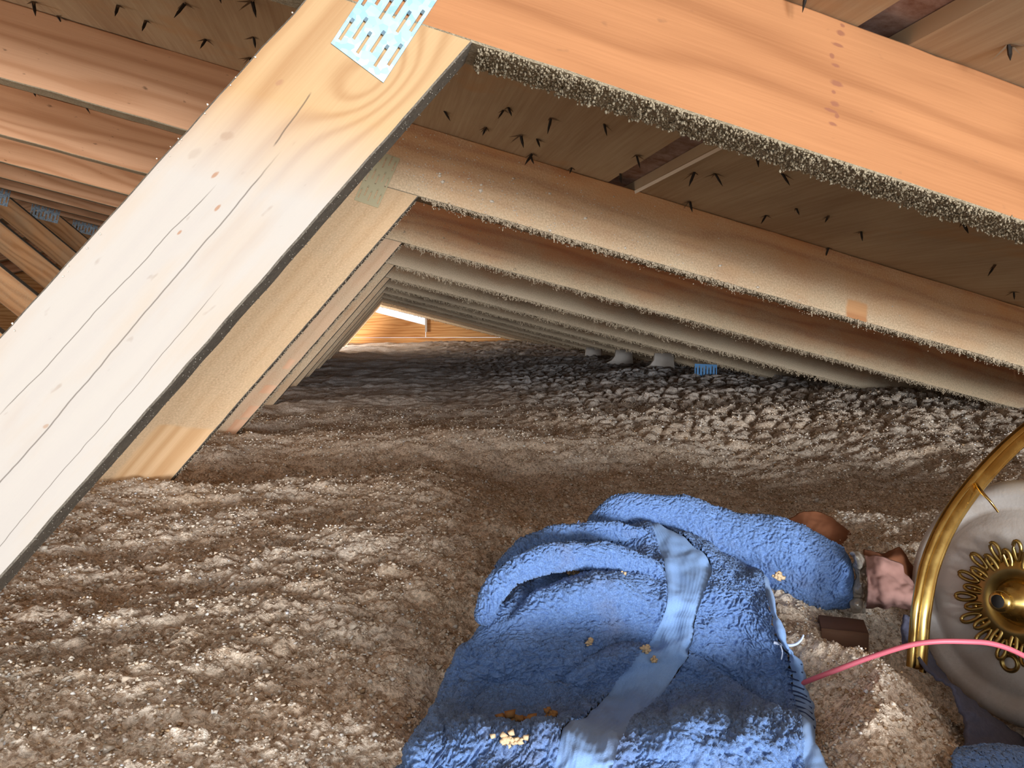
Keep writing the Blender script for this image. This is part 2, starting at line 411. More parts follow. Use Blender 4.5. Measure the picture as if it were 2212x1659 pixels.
ORD = ['nearest', 'second', 'third', 'fourth', 'fifth', 'sixth', 'seventh', 'eighth', 'ninth', 'tenth', 'eleventh', 'twelfth',
       'thirteenth', 'fourteenth', 'fifteenth', 'sixteenth', 'seventeenth']
TXT = {0: 'nearest roof truss with pale cream diagonal web and clean orange rafter',
       1: 'second roof truss from the camera, tan dust on its diagonal and rafter',
       2: 'third roof truss from the camera, diagonal with torn pinkish bare patches'}
def plate(name, o, ax, ay, w, h, Y, mat, parent, cols, rows, slot=(.30, .62)):
    """toothed connector plate in the truss plane with punched slots; o corner (x,z), ax across, ay along"""
    ax = np.array(ax, float); ax /= np.linalg.norm(ax); ay = np.array(ay, float); ay /= np.linalg.norm(ay)
    t = .0014
    xs = [0.0]; 
    cw = w/cols
    for i in range(cols): xs += [cw*(i+.5-slot[0]/2), cw*(i+.5+slot[0]/2)]
    xs.append(w)
    V = []; Fc = []
    rh = h/rows
    def pt(a, b, d):
        p = np.array(o)+ax*a+ay*b; V.append((p[0], Y-d, p[1])); return len(V)-1
    def quad(a, b, c, d): Fc.append((a, b, c, d))
    flip = (ax[0]*ay[1]-ax[1]*ay[0]) < 0
    def face(P):
        ids = [pt(*q) for q in P]
        Fc.append(tuple(ids[::-1] if flip else ids))
    for i in range(len(xs)-1):
        a0, a1 = xs[i], xs[i+1]
        slotcol = i % 2 == 1
        off = .22*rh if (i//2) % 2 else 0.0
        ys = [0.0]
        if slotcol:
            for r in range(rows): ys += [min(h, rh*(r+.5-slot[1]/2)+off), min(h, rh*(r+.5+slot[1]/2)+off)]
        ys.append(h)
        for j in range(len(ys)-1):
            b0, b1 = ys[j], ys[j+1]
            if b1-b0 < 1e-6: continue
            if slotcol and j % 2 == 1:
                for (p, q) in (((a0, b0), (a1, b0)), ((a1, b0), (a1, b1)), ((a1, b1), (a0, b1)), ((a0, b1), (a0, b0))):
                    face([(p[0], p[1], t), (p[0], p[1], 0), (q[0], q[1], 0), (q[0], q[1], t)])
                # bent tooth standing proud at the slot end
                face([(a0, b1, t), (a1, b1, t), (a1, b1-.12*rh, t+.0012), (a0, b1-.12*rh, t+.0012)])
            else:
                face([(a0, b0, t), (a1, b0, t), (a1, b1, t), (a0, b1, t)])
    for (p, q) in (((0, 0), (w, 0)), ((w, 0), (w, h)), ((w, h), (0, h)), ((0, h), (0, 0))):
        face([(p[0], p[1], 0), (q[0], q[1], 0), (q[0], q[1], t), (p[0], p[1], t)])
    return mesh_obj(name, np.array(V), Fc, mat, parent)

SW = 1.157                                        # rise of the diagonal webs
wd = np.array([-1, -SW]); wd /= np.linalg.norm(wd)  # down the web
wn = np.array([-wd[1], wd[0]]); wn = wn if wn[0] < 0 else -wn    # to its upper-left side
WW = .083
def truss(k):
    Y = D1+STEP*k
    root = empty('roof_truss', (XN, Y, ZN))
    lab = TXT.get(k)
    if lab is None:
        lab = '%s roof truss back from the camera, dusty timber among the receding row' % ORD[k]
        if k == NT_-1: lab = 'roof truss furthest from the camera, dark, just before the far gable'
    tag(root, lab, 'truss', 'roof trusses along the attic')
    near = k < 3
    ns = 90 if near else (40 if k < 7 else 12)
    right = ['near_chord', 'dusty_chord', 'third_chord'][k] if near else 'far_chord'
    # top chord: one timber from ridge to eave; the right half carries its own surface from the node on
    xe = 1.78
    xb = XN - .15                                 # where the surface changes behind the web
    n = np.array([0, CW])
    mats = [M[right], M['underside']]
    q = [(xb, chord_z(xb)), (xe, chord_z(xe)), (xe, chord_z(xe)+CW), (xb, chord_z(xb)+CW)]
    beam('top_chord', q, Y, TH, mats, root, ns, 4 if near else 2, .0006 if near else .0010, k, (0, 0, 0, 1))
    q = [(RX, chord_z(RX)), (xb, chord_z(xb)), (xb, chord_z(xb)+CW), (RX, chord_z(RX)+CW)]
    beam('top_chord', q, Y, TH, [M['left_chord'], M['underside']], root, ns//2, 2, .001, k+40, (0, 0, 0, 1))
    # far side of the roof
    zl = lambda x: chord_z(RX)+SL*(x-RX)
    q = [(-3.3, zl(-3.3)), (RX, zl(RX)), (RX, zl(RX)+CW), (-3.3, zl(-3.3)+CW)]
    beam('top_chord', q, Y, TH, [M['left_chord'], M['underside']], root, 4, 1, 0, k, (0, 0, 0, 1))
    # bottom chord, under the insulation
    beam('bottom_chord', [(-3.3, -.50), (1.78, -.50), (1.78, -.414), (-3.3, -.414)], Y, TH, [M['left_chord']], root, 1, 1)
    # diagonal web from the node down to the bottom chord
    topR = np.array([XN, ZN]); Lw = (ZN+.414)/SW*math.hypot(1, SW)
    botR = topR+wd*Lw
    topL = topR+wn*WW; dz = (chord_z(topL[0])-topL[1])
    topL = topL-wd*((chord_z(topL[0])-topL[1])/(SW/math.hypot(1, SW)+SL/math.hypot(1, SW)))
    botL = botR+wn*WW; botL = botL+wd*((botL[1]+.414)/(SW/math.hypot(1, SW)))
    wm = ['near_web', 'dusty_web', 'torn_web'][k] if near else 'far_web'
    beam('web', [topR, botR, botL, topL], Y, TH, [M[wm], M['web_side']], root, ns, 4 if near else 1, .0005 if near else .0006, k+70, (0, 1, 0, 1))
    # web from the ridge down to the same joint
    a = np.array([RX+.0, chord_z(RX)-.005]); b = np.array([-.50, -.414]); d = (b-a)/np.linalg.norm(b-a); nn = np.array([d[1], -d[0]]); nn = nn if nn[1] > 0 else -nn
    beam('ridge_web', [a-nn*.043, b-nn*.043, b+nn*.043, a+nn*.043], Y+.001, TH-.002, [M['left_web'], M['web_side']], root, 8, 1, .001, k+90, (0, 1, 0, 1))
    # connector plates
    if k == 0:
        c0 = at(715, 95, Y)[[0, 2]]; c1 = at(828, 180, Y)[[0, 2]]; c2 = at(945, 0, Y)[[0, 2]]
        plate('connector_plate', c0, c1-c0, c2-c1, np.linalg.norm(c1-c0), .118, Y, M['zinc'], root, 6, 5)
    elif k == 1:
        c0 = at(765, 432, Y)[[0, 2]]; c1 = at(812, 448, Y)[[0, 2]]; c2 = at(858, 345, Y)[[0, 2]]
        plate('connector_plate', c0, c1-c0, c2-c1, np.linalg.norm(c1-c0)*1.1, .068, Y, M['zinc_dusty'], root, 5, 3)
    elif k >= 4 and k < 12:
        plate('connector_plate', (RX-.05, chord_z(RX)-.03), (1, -.25), (.25, 1), .13, .085, Y, M['zinc_grey'], root, 8, 2, (.4, .7))
    # dust hanging from the lower edge
    rng = np.random.default_rng(100+k)
    if k < 11:
        N = [9000, 8000, 6500, 4200, 3600, 2600, 2000, 1500, 1200, 800, 500][k]
        x = rng.uniform(XN+.004, [.62, 1.3, 1.6][k] if near else 1.7, N)
        yy = rng.uniform(0, TH, N) if k == 0 else np.where(rng.random(N) < .75, rng.uniform(-.0012, .006, N), rng.uniform(0, TH, N))
        prof = np.clip(.30+1.25*np.abs(fbm(x*55, x*0+k, 3, k))+.35*perlin(x*260, x*0+k, k), .05, 1.5)
        amp = [.0045, .0075, .011][k] if near else .013
        dz = rng.uniform(0, 1, N)**1.15*prof*amp
        s = rng.uniform(.0005, .0012, N)*(1 if near else 1.9)*1.0
        P = np.stack([x, Y+yy, chord_z(x)-dz+.0004], 1)
        S = np.stack([s, s, s*rng.uniform(.8, 1.9, N)], 1)
        if k > 0:                                  # longer drips of dust
            nd = [0, 330, 420, 380, 330, 260, 200, 160, 120, 90, 60][k]
            x0 = rng.uniform(XN+.01, 1.3 if k < 3 else 1.7, nd); ln = np.clip(rng.exponential(.0030, nd), .001, .011)*(1 if k < 3 else 1.25)
            y0 = rng.uniform(-.001, .004, nd); w0 = rng.uniform(.0010, .0019, nd)*(1 if k < 3 else 1.4)
            tt = np.linspace(0, 1, 8)
            xx = x0[:, None]+rng.normal(0, .0006, (nd, 8)); zz = chord_z(x0)[:, None]-ln[:, None]*tt+rng.normal(0, .0003, (nd, 8))
            P = np.concatenate([P, np.stack([xx, Y+y0[:, None]+rng.normal(0, .0005, (nd, 8)), zz], -1).reshape(-1, 3)])
            sw = (w0[:, None]*(1.25-.75*tt)).reshape(-1); S = np.concatenate([S, np.stack([sw, sw, sw*1.15], 1)])
        V, Fc = clumps(P, S, rng)
        o = mesh_obj('dust_fringe', V, Fc, M['underside' if k == 0 else 'fringe'], root, True); o['kind'] = 'stuff'
    if k in (0, 1, 2):                             # dust on the lower side of the web
        N = [500, 1100, 1500][k]
        t = rng.uniform(.005, .62, N); yy = rng.uniform(0, TH, N)
        off = rng.uniform(-.0012, .0006, N)*(.7, 1.3, 3)[k]
        P2 = topR[None]+wd[None]*t[:, None]-wn[None]*(-off[:, None])
        P = np.stack([P2[:, 0], Y+yy, P2[:, 1]], 1); s = rng.uniform(.0004, .0010, N)*(.7, 1, 1.6)[k]
        V, Fc = clumps(P, np.stack([s]*3, 1), rng)
        o = mesh_obj('dust_fringe', V, Fc, M['web_side' if k == 0 else 'fringe'], root, True); o['kind'] = 'stuff'
    if k == 0:                                    # crumbs along the upper edge of the near web
        N = 45
        t = rng.uniform(.0, .5, N); P2 = topL[None]+wd[None]*t[:, None]+wn[None]*rng.uniform(-.004, .0012, N)[:, None]
        P = np.stack([P2[:, 0], Y-rng.uniform(0, .001, N), P2[:, 1]], 1); s = rng.uniform(.0003, .0010, N)
        V, Fc = clumps(P, np.stack([s, s*.6, s], 1), rng)
        o = mesh_obj('dust_crumbs', V, Fc, M['fleck'], root, True); o['kind'] = 'stuff'
    if k in (1, 2):                               # flecks stuck to the dusty face
        N = 420 if k == 1 else 150
        x = XN+rng.gamma(1.6, .12, N)-.03; z = chord_z(x)+rng.beta(1.6, 2.2, N)*CW
        s = rng.uniform(.0004, .0011, N)*(1+2*(rng.random(N) < .05))
        V, Fc = clumps(np.stack([x, np.full(N, Y-.0004), z], 1), np.stack([s*1.4, s*.7, s], 1), rng)
        o = mesh_obj('dust_flecks', V, Fc, M['fleck'] if k == 1 else M['fringe'], root); o['kind'] = 'stuff'
    if k in (5, 6, 7):                            # short pale block down to the insulation near the eave
        x0, x1 = 1.185, 1.27
        zt = chord_z(x0)+.012
        prof = [(x0, zt), (x0-.004, zt-.03), (x0-.02, zt-.05), (x0-.055, zt-.068), (x0-.09, zt-.10), (x1+.01, zt-.10), (x1+.004, zt-.06), (x1, zt-.03), (x1, zt)]
        if k == 7: prof = [(x0, zt), (x0-.006, zt-.04), (x0-.005, zt-.10), (x1+.03, zt-.10), (x1+.004, zt-.06), (x1, zt-.03), (x1, zt)]
        V = [(a, Y-.012, b) for a, b in prof]+[(a, Y-.001, b) for a, b in prof]; m = len(prof)
        Fc = [tuple(range(m)), tuple(range(2*m-1, m-1, -1))]+[(i, i+m, (i+1) % m+m, (i+1) % m) for i in range(m)]
        mesh_obj('eave_block', np.array(V), Fc, M['pale_post'], root)
    if k == 4:
        c0 = at(1500, 818, Y)[[0, 2]]; c1 = at(1548, 820, Y)[[0, 2]]
        plate('connector_plate', c0, c1-c0, (.0, 1), np.linalg.norm(c1-c0), .054, Y, M['zinc_blue'], root, 7, 1, (.35, .8))
    return root

# ------------------------------------------------------------------ room shell
def slab(name, x0, x1, y0, y1, zf, th, mat, parent):
    V = []
    for dz in (0, th):
        for (x, y) in ((x0, y0), (x1, y0), (x1, y1), (x0, y1)): V.append((x, y, zf(x)+dz))
    Fc = [(3, 2, 1, 0), (4, 5, 6, 7), (0, 1, 5, 4), (1, 2, 6, 5), (2, 3, 7, 6), (3, 0, 4, 7)]
    return mesh_obj(name, np.array(V), Fc, mat, parent)
YW = 6.02
ceiling = tag(empty('ceiling'), 'plywood roof sheathing over the trusses with roofing nails poking through', kind='structure')
def panels(x0, x1, off, zf):
    y = -.55+off-2.12*(off > 0)
    while y < YW+.3:
        slab('sheathing_panel', x0, x1, max(y, -.15)+.001, min(y+2.12-.001, YW+.35), zf, .012, M['plywood'], ceiling); y += 2.12
zleft = lambda x: roof_z(RX)+SL*(x-RX)
panels(.347, 1.45, .0, roof_z); panels(1.453, 2.1, -.9, roof_z)
panels(-.86, .310, .9, roof_z); panels(RX, -.863, .0, roof_z); panels(-3.4, RX, .9, zleft)
slab('seam_strip', .300, .357, -.15, YW+.3, lambda x: roof_z(x)+.013, .006, M['strip'], ceiling)
mesh_obj('seam_splinter', *(lambda a, b, c: (np.array([a, a+np.array([.004, 0, -.002]), b, b+np.array([.002, 0, -.003]), c, c+np.array([.001, .0, -.004])]), [(0, 1, 3, 2), (2, 3, 5, 4)]))(
    np.array([.347, .50, roof_z(.347)-.0005]), np.array([.346, .74, roof_z(.346)-.002]), np.array([.340, .97, roof_z(.34)-.006])), M['fleck'], ceiling)

# nails through the sheathing
def nail_mesh(seed):
    r = np.random.default_rng(seed)
    V = []; Fc = []
    Ln = r.uniform(.009, .016); lean = r.uniform(-.6, .6, 2)
    rad = .0015; m = 6
    for i, (t, rr) in enumerate(((0, 1.1), (.6, 1.0), (1, .12))):
        for j in range(m):
            a = j*2*math.pi/m; V.append((rad*rr*math.cos(a)+lean[0]*Ln*t, rad*rr*math.sin(a)+lean[1]*Ln*t, -Ln*t))
    for i in range(2):
        for j in range(m): Fc.append((i*m+j, i*m+(j+1) % m, (i+1)*m+(j+1) % m, (i+1)*m+j))
    Fc.append(tuple(range(2*m, 3*m)))
    nb = len(Fc)
    for s in range(r.integers(3, 6)):                # torn wood fibres round the hole
        a = r.uniform(0, 6.28); L = r.uniform(.004, .015); wv = .0015
        c, sn = math.cos(a), math.sin(a); b = len(V)
        V += [(c*.001-sn*wv, sn*.001+c*wv, .0003), (c*.001+sn*wv, sn*.001-c*wv, .0003), (c*L, sn*L, -L*r.uniform(.15, .7)), (c*.001, sn*.001, -.0012)]
        Fc += [(b, b+1, b+2), (b+1, b+3, b+2), (b+3, b, b+2)]
    me = bpy.data.meshes.new('nail'); me.from_pydata(V, [], Fc); me.update()
    me.materials.append(M['black_iron']); me.materials.append(M['splinter'])
    for i in range(nb, len(Fc)): me.polygons[i].material_index = 1
    return me
NM = [nail_mesh(s) for s in range(7)]
def roof_hit(x, y):
    d = ray(x, y); c = ZN+SL*XN+CW+.0005            # z = c - SL*x
    t = c/(d[2]+SL*d[0]); return d*t
nails = [(960, 240), (1088, 238), (1098, 232), (1050, 275), (1190, 255), (1305, 268), (1125, 292), (1160, 300), (1150, 332), (1146, 338), (1235, 362), (1375, 335),
         (1340, 375), (1490, 435), (1690, 375), (1655, 465), (1720, 450), (1790, 466), (1545, 375), (1790, 535), (2190, 630), (2150, 572), (1635, 330), (2080, 480),
         (2180, 97), (1745, -30), (1500, 372), (1860, 500), (315, 45), (445, 85), (548, 80), (125, 35), (540, 125), (72, 4), (545, 3), (255, 12), (400, 8), (470, -20),
         (1000, 468), (1024, 474), (1240, 540), (1480, 602), (1690, 672), (1712, 676), (375, 288), (72, 196), (180, 222), (1890, 755), (2010, 800)]
for i, (x, y) in enumerate(nails):
    o = bpy.data.objects.new('nail', NM[i % 7]); COL.objects.link(o); o.parent = ceiling
    o.location = roof_hit(x, y); o.rotation_euler = (0, 0, random.uniform(0, 6.28)); sc = random.uniform(.75, 1.2); o.scale = (sc, sc, sc)

floor_o = slab('floor', -3.4, 2.1, -1.6, YW+.3, lambda x: -.52, .015, M['plywood'], None); floor_o['kind'] = 'structure'
floor_o['label'] = 'ceiling boards of the room below, under the insulation'

# far gable: boards, with the daylight gap under the roof
wall = tag(empty('wall_back', (0, YW, 0)), 'far gable end of orange boards with a bright gap under the roof', kind='structure')
def board(pts, dy=0.0, mat='gable_board'):
    m = len(pts)
    V = [(a, YW+dy, b) for a, b in pts]+[(a, YW+dy+.02, b) for a, b in pts]
    Fc = [tuple(range(m)), tuple(range(2*m-1, m-1, -1))]+[(i, i+m, (i+1) % m+m, (i+1) % m) for i in range(m)]
    uv = []
    for q in Fc: uv += [(V[i][0]+V[i][1], V[i][2]) for i in q]
    mesh_obj('board', np.array(V), Fc, M[mat], wall, uv=uv)
gx = .415
board([(-3.4, -.6), (2.1, -.6), (2.1, -.064), (-3.4, -.064)])
rz = lambda x: roof_z(x)
board([(gx, -.062), (1.0, -.062), (1.0, rz(1.0)-.002), (gx, rz(gx)-.002)])
board([(1.002, -.062), (1.22, -.062), (1.002, rz(1.002)-.008)])
board([(-.5, -.062), (gx-.004, -.062), (gx-.004, chord_z(gx)-.046), (-.5, chord_z(-.5)-.040)], .004)
board([(-1.6, -.062), (-.502, -.062), (-.502, rz(-.502)-.002), (-1.6, rz(-1.6)-.002)])
board([(-3.4, -.062), (-1.602, -.062), (-1.602, zleft(-1.602)-.002), (-3.4, zleft(-3.4)-.002)])
board([(gx-.008, -.02), (gx+.006, -.02), (gx+.006, rz(gx)-.03), (gx-.008, rz(gx)-.03)], -.021, 'pale_post')

for nm, xw in (('wall_left', -3.4), ('wall_right', 2.1)):
    V = np.array([(xw, -1.6, -.52), (xw, YW+.3, -.52), (xw, YW+.3, .3), (xw, -1.6, .3)]); V = np.concatenate([V, V+[(.03 if xw > 0 else -.03), 0, 0]])
    tag(mesh_obj(nm, V, [(0, 1, 2, 3), (7, 6, 5, 4), (0, 4, 5, 1), (1, 5, 6, 2), (2, 6, 7, 3), (3, 7, 4, 0)], M['plywood']), 'low dark eave wall', kind='structure')
trusses = [truss(k) for k in range(NT_)]

# ------------------------------------------------------------------ towel surface (used again below)
def crspline(P, n):
    """Catmull-Rom along axis 0 of P -> n samples per span"""
    P = np.asarray(P, float); m = len(P)
    Q = np.concatenate([2*P[:1]-P[1:2], P, 2*P[-1:]-P[-2:-1]])
    out = []
    for i in range(m-1):
        t = np.linspace(0, 1, n, endpoint=False).reshape(-1, *([1]*(P.ndim-1)))
        a, b, c, d = Q[i][None], Q[i+1][None], Q[i+2][None], Q[i+3][None]
        out.append(.5*(2*b+(c-a)*t+(2*a-5*b+4*c-d)*t*t+(3*b-a-3*c+d)*t**3))
    out.append(P[-1:]); return np.concatenate(out)
def seg_dist(px, py, pl):
    d = np.full(px.shape, 1e9)
    for (a, b) in zip(pl[:-1], pl[1:]):
        a = np.array(a, float); b = np.array(b, float); ab = b-a
        t = np.clip(((px-a[0])*ab[0]+(py-a[1])*ab[1])/(ab@ab), 0, 1)
        d = np.minimum(d, np.hypot(px-a[0]-ab[0]*t, py-a[1]-ab[1]*t))
    return d
def normals(W):
    du = np.gradient(W, axis=1); dv = np.gradient(W, axis=0)
    n = np.cross(du, dv); n /= np.linalg.norm(n, axis=-1, keepdims=True)+1e-12
    return n
rows = [
 # per row: Y, then nine (px, py, dY) from left edge to right edge
 (.285, [(770, 1760, .02), (800, 1750, 0), (910, 1745, 0), (1050, 1745, 0), (1170, 1745, 0), (1295, 1745, 0), (1520, 1740, 0), (1715, 1745, 0), (1778, 1750, 0), (1785, 1765, .02)]),
 (.322, [(868, 1650, .03), (885, 1625, 0), (985, 1600, 0), (1100, 1597, 0), (1215, 1597, -.002), (1348, 1585, -.004), (1540, 1557, -.006), (1700, 1580, 0), (1766, 1620, 0), (1770, 1650, .03)]),
 (.405, [(920, 1575, .03), (935, 1550, 0), (1020, 1548, 0), (1160, 1555, 0), (1262, 1550, 0), (1388, 1538, 0), (1560, 1520, 0), (1695, 1535, -.005), (1752, 1560, -.012), (1757, 1580, .005)]),
 (.448, [(955, 1510, .03), (968, 1490, 0), (1062, 1492, 0), (1210, 1498, 0), (1310, 1497, 0), (1440, 1485, 0), (1580, 1482, 0), (1690, 1490, -.018), (1742, 1510, -.032), (1747, 1530, -.012)]),
 (.462, [(982, 1445, .03), (995, 1425, 0), (1090, 1425, -.004), (1250, 1430, -.006), (1365, 1432, 0), (1490, 1405, -.004), (1600, 1420, -.006), (1690, 1428, -.022), (1728, 1440, -.036), (1733, 1455, -.015)]),
 (.476, [(1032, 1375, .03), (1045, 1355, 0), (1140, 1352, -.004), (1290, 1352, 0), (1420, 1360, 0), (1500, 1342, -.006), (1600, 1350, -.008), (1670, 1362, -.028), (1694, 1385, -.042), (1698, 1400, -.02)]),
 (.492, [(1046, 1345, .03), (1060, 1328, 0), (1160, 1290, -.006), (1300, 1282, -.010), (1440, 1290, -.006), (1522, 1280, -.008), (1600, 1282, -.008), (1650, 1298, -.022), (1674, 1312, -.034), (1678, 1325, -.015)]),
 (.520, [(1078, 1310, .03), (1090, 1295, 0), (1158, 1246, -.004), (1310, 1235, -.004), (1435, 1230, -.006), (1537, 1222, -.008), (1590, 1228, -.004), (1640, 1250, -.01), (1662, 1268, -.015), (1668, 1280, .01)]),
 (.552, [(1098, 1285, .03), (1108, 1265, 0), (1185, 1213, 0), (1320, 1195, -.004), (1422, 1178, -.008), (1490, 1168, -.010), (1570, 1195, .01), (1630, 1228, .01), (1655, 1250, .01), (1660, 1262, .03)]),
 (.590, [(1120, 1265, .03), (1130, 1245, 0), (1215, 1190, 0), (1330, 1152, -.004), (1405, 1131, -.010), (1442, 1140, -.010), (1550, 1180, .01), (1620, 1220, .01), (1650, 1245, .01), (1655, 1255, .03)]),
 (.640, [(1190, 1300, .03), (1200, 1290, 0), (1270, 1240, 0), (1340, 1200, 0), (1400, 1160, 0), (1440, 1165, 0), (1550, 1210, 0), (1620, 1240, 0), (1650, 1260, 0), (1655, 1270, .03)]),
]
CP = np.array([[(x, y, Y+d) for (x, y, d) in r] for (Y, r) in rows])       # rows x cols x 3
SPAN_V, SPAN_U = 34, 34
G = crspline(CP, SPAN_V)
G = np.swapaxes(crspline(np.swapaxes(G, 0, 1), SPAN_U), 0, 1)
PX, PY, YY = G[..., 0], G[..., 1], G[..., 2]
dd = CF[None, None]+CR*((PX-1106)/F_PX)[..., None]-CU*((PY-829.5)/F_PX)[..., None]
W = dd*(YY/dd[..., 1])[..., None]
Nn = normals(W)
if np.mean(Nn[..., 2]) < 0: Nn = -Nn
folds = [([(1215, 1470), (1285, 1408), (1350, 1378), (1418, 1382)], 15, -.0085), ([(1190, 1500), (1265, 1432), (1385, 1405)], 26, .005),
         ([(1105, 1330), (1150, 1272), (1230, 1230), (1335, 1234)], 12, -.007), ([(1492, 1398), (1580, 1466), (1690, 1535)], 14, -.006),
         ([(1500, 1440), (1620, 1510), (1730, 1560)], 20, .004), ([(1330, 1470), (1450, 1420)], 24, -.004), ([(1120, 1340), (1200, 1290), (1330, 1270)], 40, .006),
         ([(985, 1600), (1120, 1590), (1215, 1600)], 22, .004), ([(1010, 1500), (1110, 1400)], 30, .005), ([(900, 1640), (960, 1560), (1020, 1470)], 24, .004),
         ([(1440, 1215), (1450, 1290), (1430, 1370)], 16, .003), ([(1545, 1290), (1600, 1360), (1650, 1430)], 34, .004)]
dsp = np.zeros(PX.shape)
for pl, wdt, amp in folds: dsp += amp*np.exp(-(seg_dist(PX, PY, pl)/wdt)**2)
dsp += .0035*fbm(PX*.011, PY*.013, 3, 15)
W = W+Nn*dsp[..., None]
Nn = normals(W)
if np.mean(Nn[..., 2]) < 0: Nn = -Nn
GREY = [[(1950, 1330, .47), (1985, 1335, .47), (1998, 1345, .475)], [(1952, 1385, .455), (1985, 1400, .455), (2010, 1410, .47)], [(1990, 1430, .43), (2020, 1450, .44), (2050, 1470, .46)],
                         [(2060, 1500, .40), (2095, 1510, .42), (2130, 1540, .45)], [(2080, 1560, .385), (2140, 1570, .40), (2220, 1600, .44)], [(2080, 1620, .36), (2170, 1640, .38), (2290, 1660, .42)]]
cg = np.array([[(2075, 1628, .33), (2130, 1622, .335), (2190, 1624, .34), (2260, 1640, .345)], [(2060, 1660, .315), (2125, 1650, .318), (2190, 1650, .32), (2270, 1670, .33)],
               [(2050, 1740, .30), (2120, 1735, .30), (2190, 1735, .305), (2280, 1740, .31)]], float)
def surf(g, n):
    q = crspline(np.array(g, float), n); q = np.swapaxes(crspline(np.swapaxes(q, 0, 1), n), 0, 1)
    d = CF[None, None]+CR*((q[..., 0]-1106)/F_PX)[..., None]-CU*((q[..., 1]-829.5)/F_PX)[..., None]
    return (d*(q[..., 2]/d[..., 1])[..., None]).reshape(-1, 3)
# heights under the towel, so that the bed is pressed down by it
BIN = .004; BX0, BY0, BN = -.35, .15, 260
_low = np.full((BN, BN), 9.0)
_w = np.concatenate([W[:, 12:-SPAN_U].reshape(-1, 3), surf(GREY, 24)-[0, 0, .004], surf(cg, 30)-[0, 0, .004]])
_i = ((_w[:, 0]-BX0)/BIN).astype(int); _j = ((_w[:, 1]-BY0)/BIN).astype(int)
_ok = (_i >= 0) & (_i < BN) & (_j >= 0) & (_j < BN)
np.minimum.at(_low, (_i[_ok], _j[_ok]), _w[_ok, 2])
for _r in range(14):
    q = _low.copy()
    for a, b in ((1, 0), (-1, 0), (0, 1), (0, -1)): q = np.minimum(q, np.roll(_low, (a, b), (0, 1))+(.0028 if _r else 0))
    _low = q
def press(x, y, z):
    i = np.clip(((x-BX0)/BIN).astype(int), 0, BN-1); j = np.clip(((y-BY0)/BIN).astype(int), 0, BN-1)
    return np.minimum(z, _low[i, j]-.004)

# ------------------------------------------------------------------ loose insulation
LAMP = at(2205, 1300, .455)
def gauss(x, y, cx, cy, rx, ry=None):
    ry = ry or rx; return np.exp(-((x-cx)/rx)**2-((y-cy)/ry)**2)
def ground(x, y, detail=True):
    b = -.2+.014*sst(1.2, 3.2, y)+.082*sst(3.3, 6.0, y)+.010*sst(.45, 1.3, x)*sst(.9, 1.6, y)
    left = 1-sst(.05, .40, x)
    b = b+left*(.012*np.exp(-((y-.93)/.13)**2)-.022*np.exp(-((y-1.16)/.10)**2)+.012*np.exp(-((y-1.42)/.12)**2))
    b = b-.030*gauss(x, y, .10, .46, .12, .13)-.014*gauss(x, y, .02, .33, .09, .06)
    b = b-.035*gauss(x, y, .17, .48, .07, .10)-.02*gauss(x, y, .13, .33, .07, .06)+.016*gauss(x, y, .30, .40, .045, .07)-.10*gauss(x, y, .415, .455, .085, .10)
    b = b-.034*sst(.05, .25, x)*(1-sst(.75, .95, x))*sst(.72, .86, y)*(1-sst(1.16, 1.34, y))  # trough behind the towel, added to deepen the shadow there
    w = .35*perlin(x*5, y*5, 91)
    b = b+.013*fbm(x*3.1, y*3.6, 3, 11)*sst(.2, .9, y)+.0055*fbm(x*9+w, y*11, 3, 23)
    if not detail: return b
    f1, f2 = worley(x*22+w, y*26+w, 4)
    cl = sst(.15, .75, x)*sst(1.1, 1.7, y)
    b = b+.0045*(.5-f1)+cl*.020*(sst(0, .35, f2-f1)-.6)+.004*fbm(x*38, y*44, 2, 31)
    f1, f2 = worley(x*85, y*95, 8)
    b = b+.0026*(.5-f1)
    f1, f2 = worley(x*190, y*190, 19)
    b = b+.0052*(.45-f1)*(1-sst(.9, 1.8, y))+.0022*fbm(x*240, y*240, 2, 47, .65)*(1-.5*sst(1.5, 4, y))
    return b
NR, NC = 840, 540
yr = .16*(YW/.16)**np.linspace(0, 1, NR)
uc = np.linspace(-1, 1, NC)
Yg = np.repeat(yr[:, None], NC, 1)
lo = -(.32+.95*yr); hi = .34+1.05*yr
Xg = lo[:, None]+(hi-lo)[:, None]*(uc[None]*.5+.5)
Xg = np.clip(Xg, -3.3, 1.95)
jit = RNG.uniform(-.3, .3, (2, NR, NC))
Yg = Yg+jit[0]*np.gradient(yr)[:, None]; Xg = Xg+jit[1]*((hi-lo)/NC)[:, None]
Zg = press(Xg, Yg, ground(Xg, Yg))
V = np.stack([Xg, Yg, Zg], -1).reshape(-1, 3)
idx = np.arange(NR*NC).reshape(NR, NC)
Fc = np.stack([idx[:-1, :-1], idx[:-1, 1:], idx[1:, 1:], idx[1:, :-1]], -1).reshape(-1, 4)
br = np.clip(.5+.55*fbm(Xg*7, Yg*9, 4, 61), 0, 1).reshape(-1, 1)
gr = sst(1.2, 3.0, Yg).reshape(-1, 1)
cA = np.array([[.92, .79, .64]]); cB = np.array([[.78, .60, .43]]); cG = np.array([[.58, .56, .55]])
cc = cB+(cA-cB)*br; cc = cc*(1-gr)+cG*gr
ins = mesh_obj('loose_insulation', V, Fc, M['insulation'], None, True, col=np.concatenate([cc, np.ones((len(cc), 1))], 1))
tag(ins, 'thick bed of tan loose-fill insulation covering the whole attic floor', 'insulation', kind='stuff')
